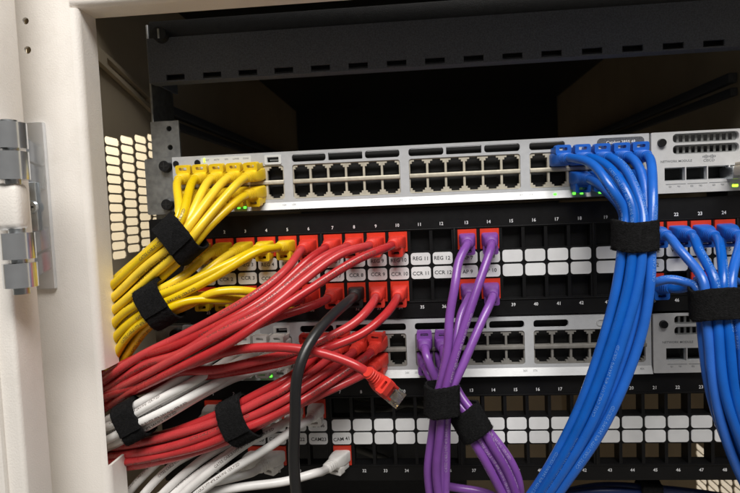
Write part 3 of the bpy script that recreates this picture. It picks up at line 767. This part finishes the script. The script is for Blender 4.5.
# blue, upper patch panel
g = 'blue cables of the upper patch panel'
C = [(716, 282, -55, 1.0), (718, 301, -57, 1.0), (722, 335, -60, 1.05), (730, 390, -62, 1.05), (747, 445, -60, 1.05), (775, 505, -52, 1.05)]
B2 = {(21, 1): (-1.5, .5), (22, 1): (-.6, .9), (23, 1): (.3, .8), (24, 1): (1.2, .6), (20, -1): (-1.6, -.5), (21, -1): (-.6, -.1), (23, -1): (.4, -.3), (24, -1): (1.6, -.4)}
EX = {(21, 1): [(676, 246, -38), (694, 264, -48)], (22, 1): [(697, 247, -38)], (20, -1): [(652, 283, -36), (677, 279, -42), (695, 287, -48)], (21, -1): [(680, 290, -26)]}
NM = {20: 'leftmost', 21: 'second', 23: 'third', 24: 'rightmost'}
NT = {21: 'leftmost', 22: 'second', 23: 'third', 24: 'rightmost'}
for (c, row), off in B2.items():
    cable('blue', pp_port(c, row, ZP1), -1, EX.get((c, row), []) + bundle(C, off), 'blue cable in the %s blue-plugged %s-row jack of the upper patch panel' % ((NT if row > 0 else NM)[c], 'top' if row > 0 else 'bottom'), g)
strap(719, 302, -57, 88, 16.5, 10, 20, 'black strap round the blue cables at the right edge of the upper patch panel', 8)

# unseen plate added under the lower panel to block light from the front
bl = thing('light_block_plate', (0, 0, -330), 'unseen black plate added beneath the lower patch panel to block light', 'light-blocking plate')
MB().box(-241, 241, 0, 2, -400, -262, .6).build('plate', MT['black_metal'], bl)
# black duct standing behind the left half of the lower panel
du = thing('cable_duct', (-110, 90, -155), 'black steel cable duct glimpsed behind the left half of the lower patch panel', 'cable duct')
MB().box(-232, 8, 55, 150, -255, -128, 2).build('duct_body', MT['black_metal'], du)
# dark cables running below the lower panel
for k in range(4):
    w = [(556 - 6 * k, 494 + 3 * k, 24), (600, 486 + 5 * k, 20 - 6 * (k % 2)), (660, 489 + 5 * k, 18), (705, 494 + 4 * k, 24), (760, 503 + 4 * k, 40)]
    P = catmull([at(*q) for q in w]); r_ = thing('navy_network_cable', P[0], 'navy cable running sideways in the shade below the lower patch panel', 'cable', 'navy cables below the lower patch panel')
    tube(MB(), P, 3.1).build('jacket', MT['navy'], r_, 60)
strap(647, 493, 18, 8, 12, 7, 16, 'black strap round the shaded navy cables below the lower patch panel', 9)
w = [(447, 486, -18), (462, 489, -22), (480, 491, -24), (500, 499, -24), (515, 515, -20)]
P = catmull([at(*q) for q in w]); r_ = thing('purple_network_cable', P[0], 'short visible purple cable lying sideways under the purple bundle', 'cable', 'single cables')
tube(MB(), P, 3.05).build('jacket', MT['purple'], r_, 60)
for k, w in enumerate(([(350, 395, 60), (385, 403, 45), (420, 404, 40), (440, 412, 60)], [(352, 408, 50), (380, 411, 42), (400, 405, 42), (430, 396, 55)], [(355, 448, 55), (372, 454, 45), (392, 462, 45), (400, 480, 60)])):
    P = catmull([at(*q) for q in w]); r_ = thing('grey_network_cable', P[0], 'grey cable glimpsed behind the empty ports of the lower patch panel', 'cable', 'grey cables behind the lower patch panel')
    tube(MB(), P, 3).build('jacket', MT['greycab'], r_, 60)

# ================================================================== light
w = bpy.data.worlds.new('World'); sc.world = w; w.use_nodes = True
bg = w.node_tree.nodes['Background']; bg.inputs['Color'].default_value = (1., .95, .87, 1); bg.inputs['Strength'].default_value = .115
def area(name, loc, target, sx, sy, power, colr):
    l = bpy.data.lights.new(name, 'AREA'); l.shape = 'RECTANGLE'; l.size = sx; l.size_y = sy; l.energy = power; l.color = colr
    o = bpy.data.objects.new(name, l); col.objects.link(o); o.location = loc
    o.rotation_euler = (Vector(target) - Vector(loc)).to_track_quat('-Z', 'Y').to_euler(); return o
area('ceiling_light', (.15, -1.15, 1.45), (0, 0, 0), 1.5, .6, 54, (1., .965, .92))
area('ceiling_light', (-1.05, 2.0, 1.1), (-1.5, 2.3, 0), .6, .6, 20, (1., .93, .82))
area('ceiling_light', (1.05, 1.9, .9), (1.5, 2.2, -.9), .6, .6, 45, (1., .93, .82))
sc.view_settings.view_transform = 'Standard'; sc.view_settings.look = 'None'
sc.view_settings.exposure = 0; sc.view_settings.gamma = 1
sc.render.engine = 'CYCLES'
sc.cycles.use_denoising = True
sc.cycles.max_bounces = 6
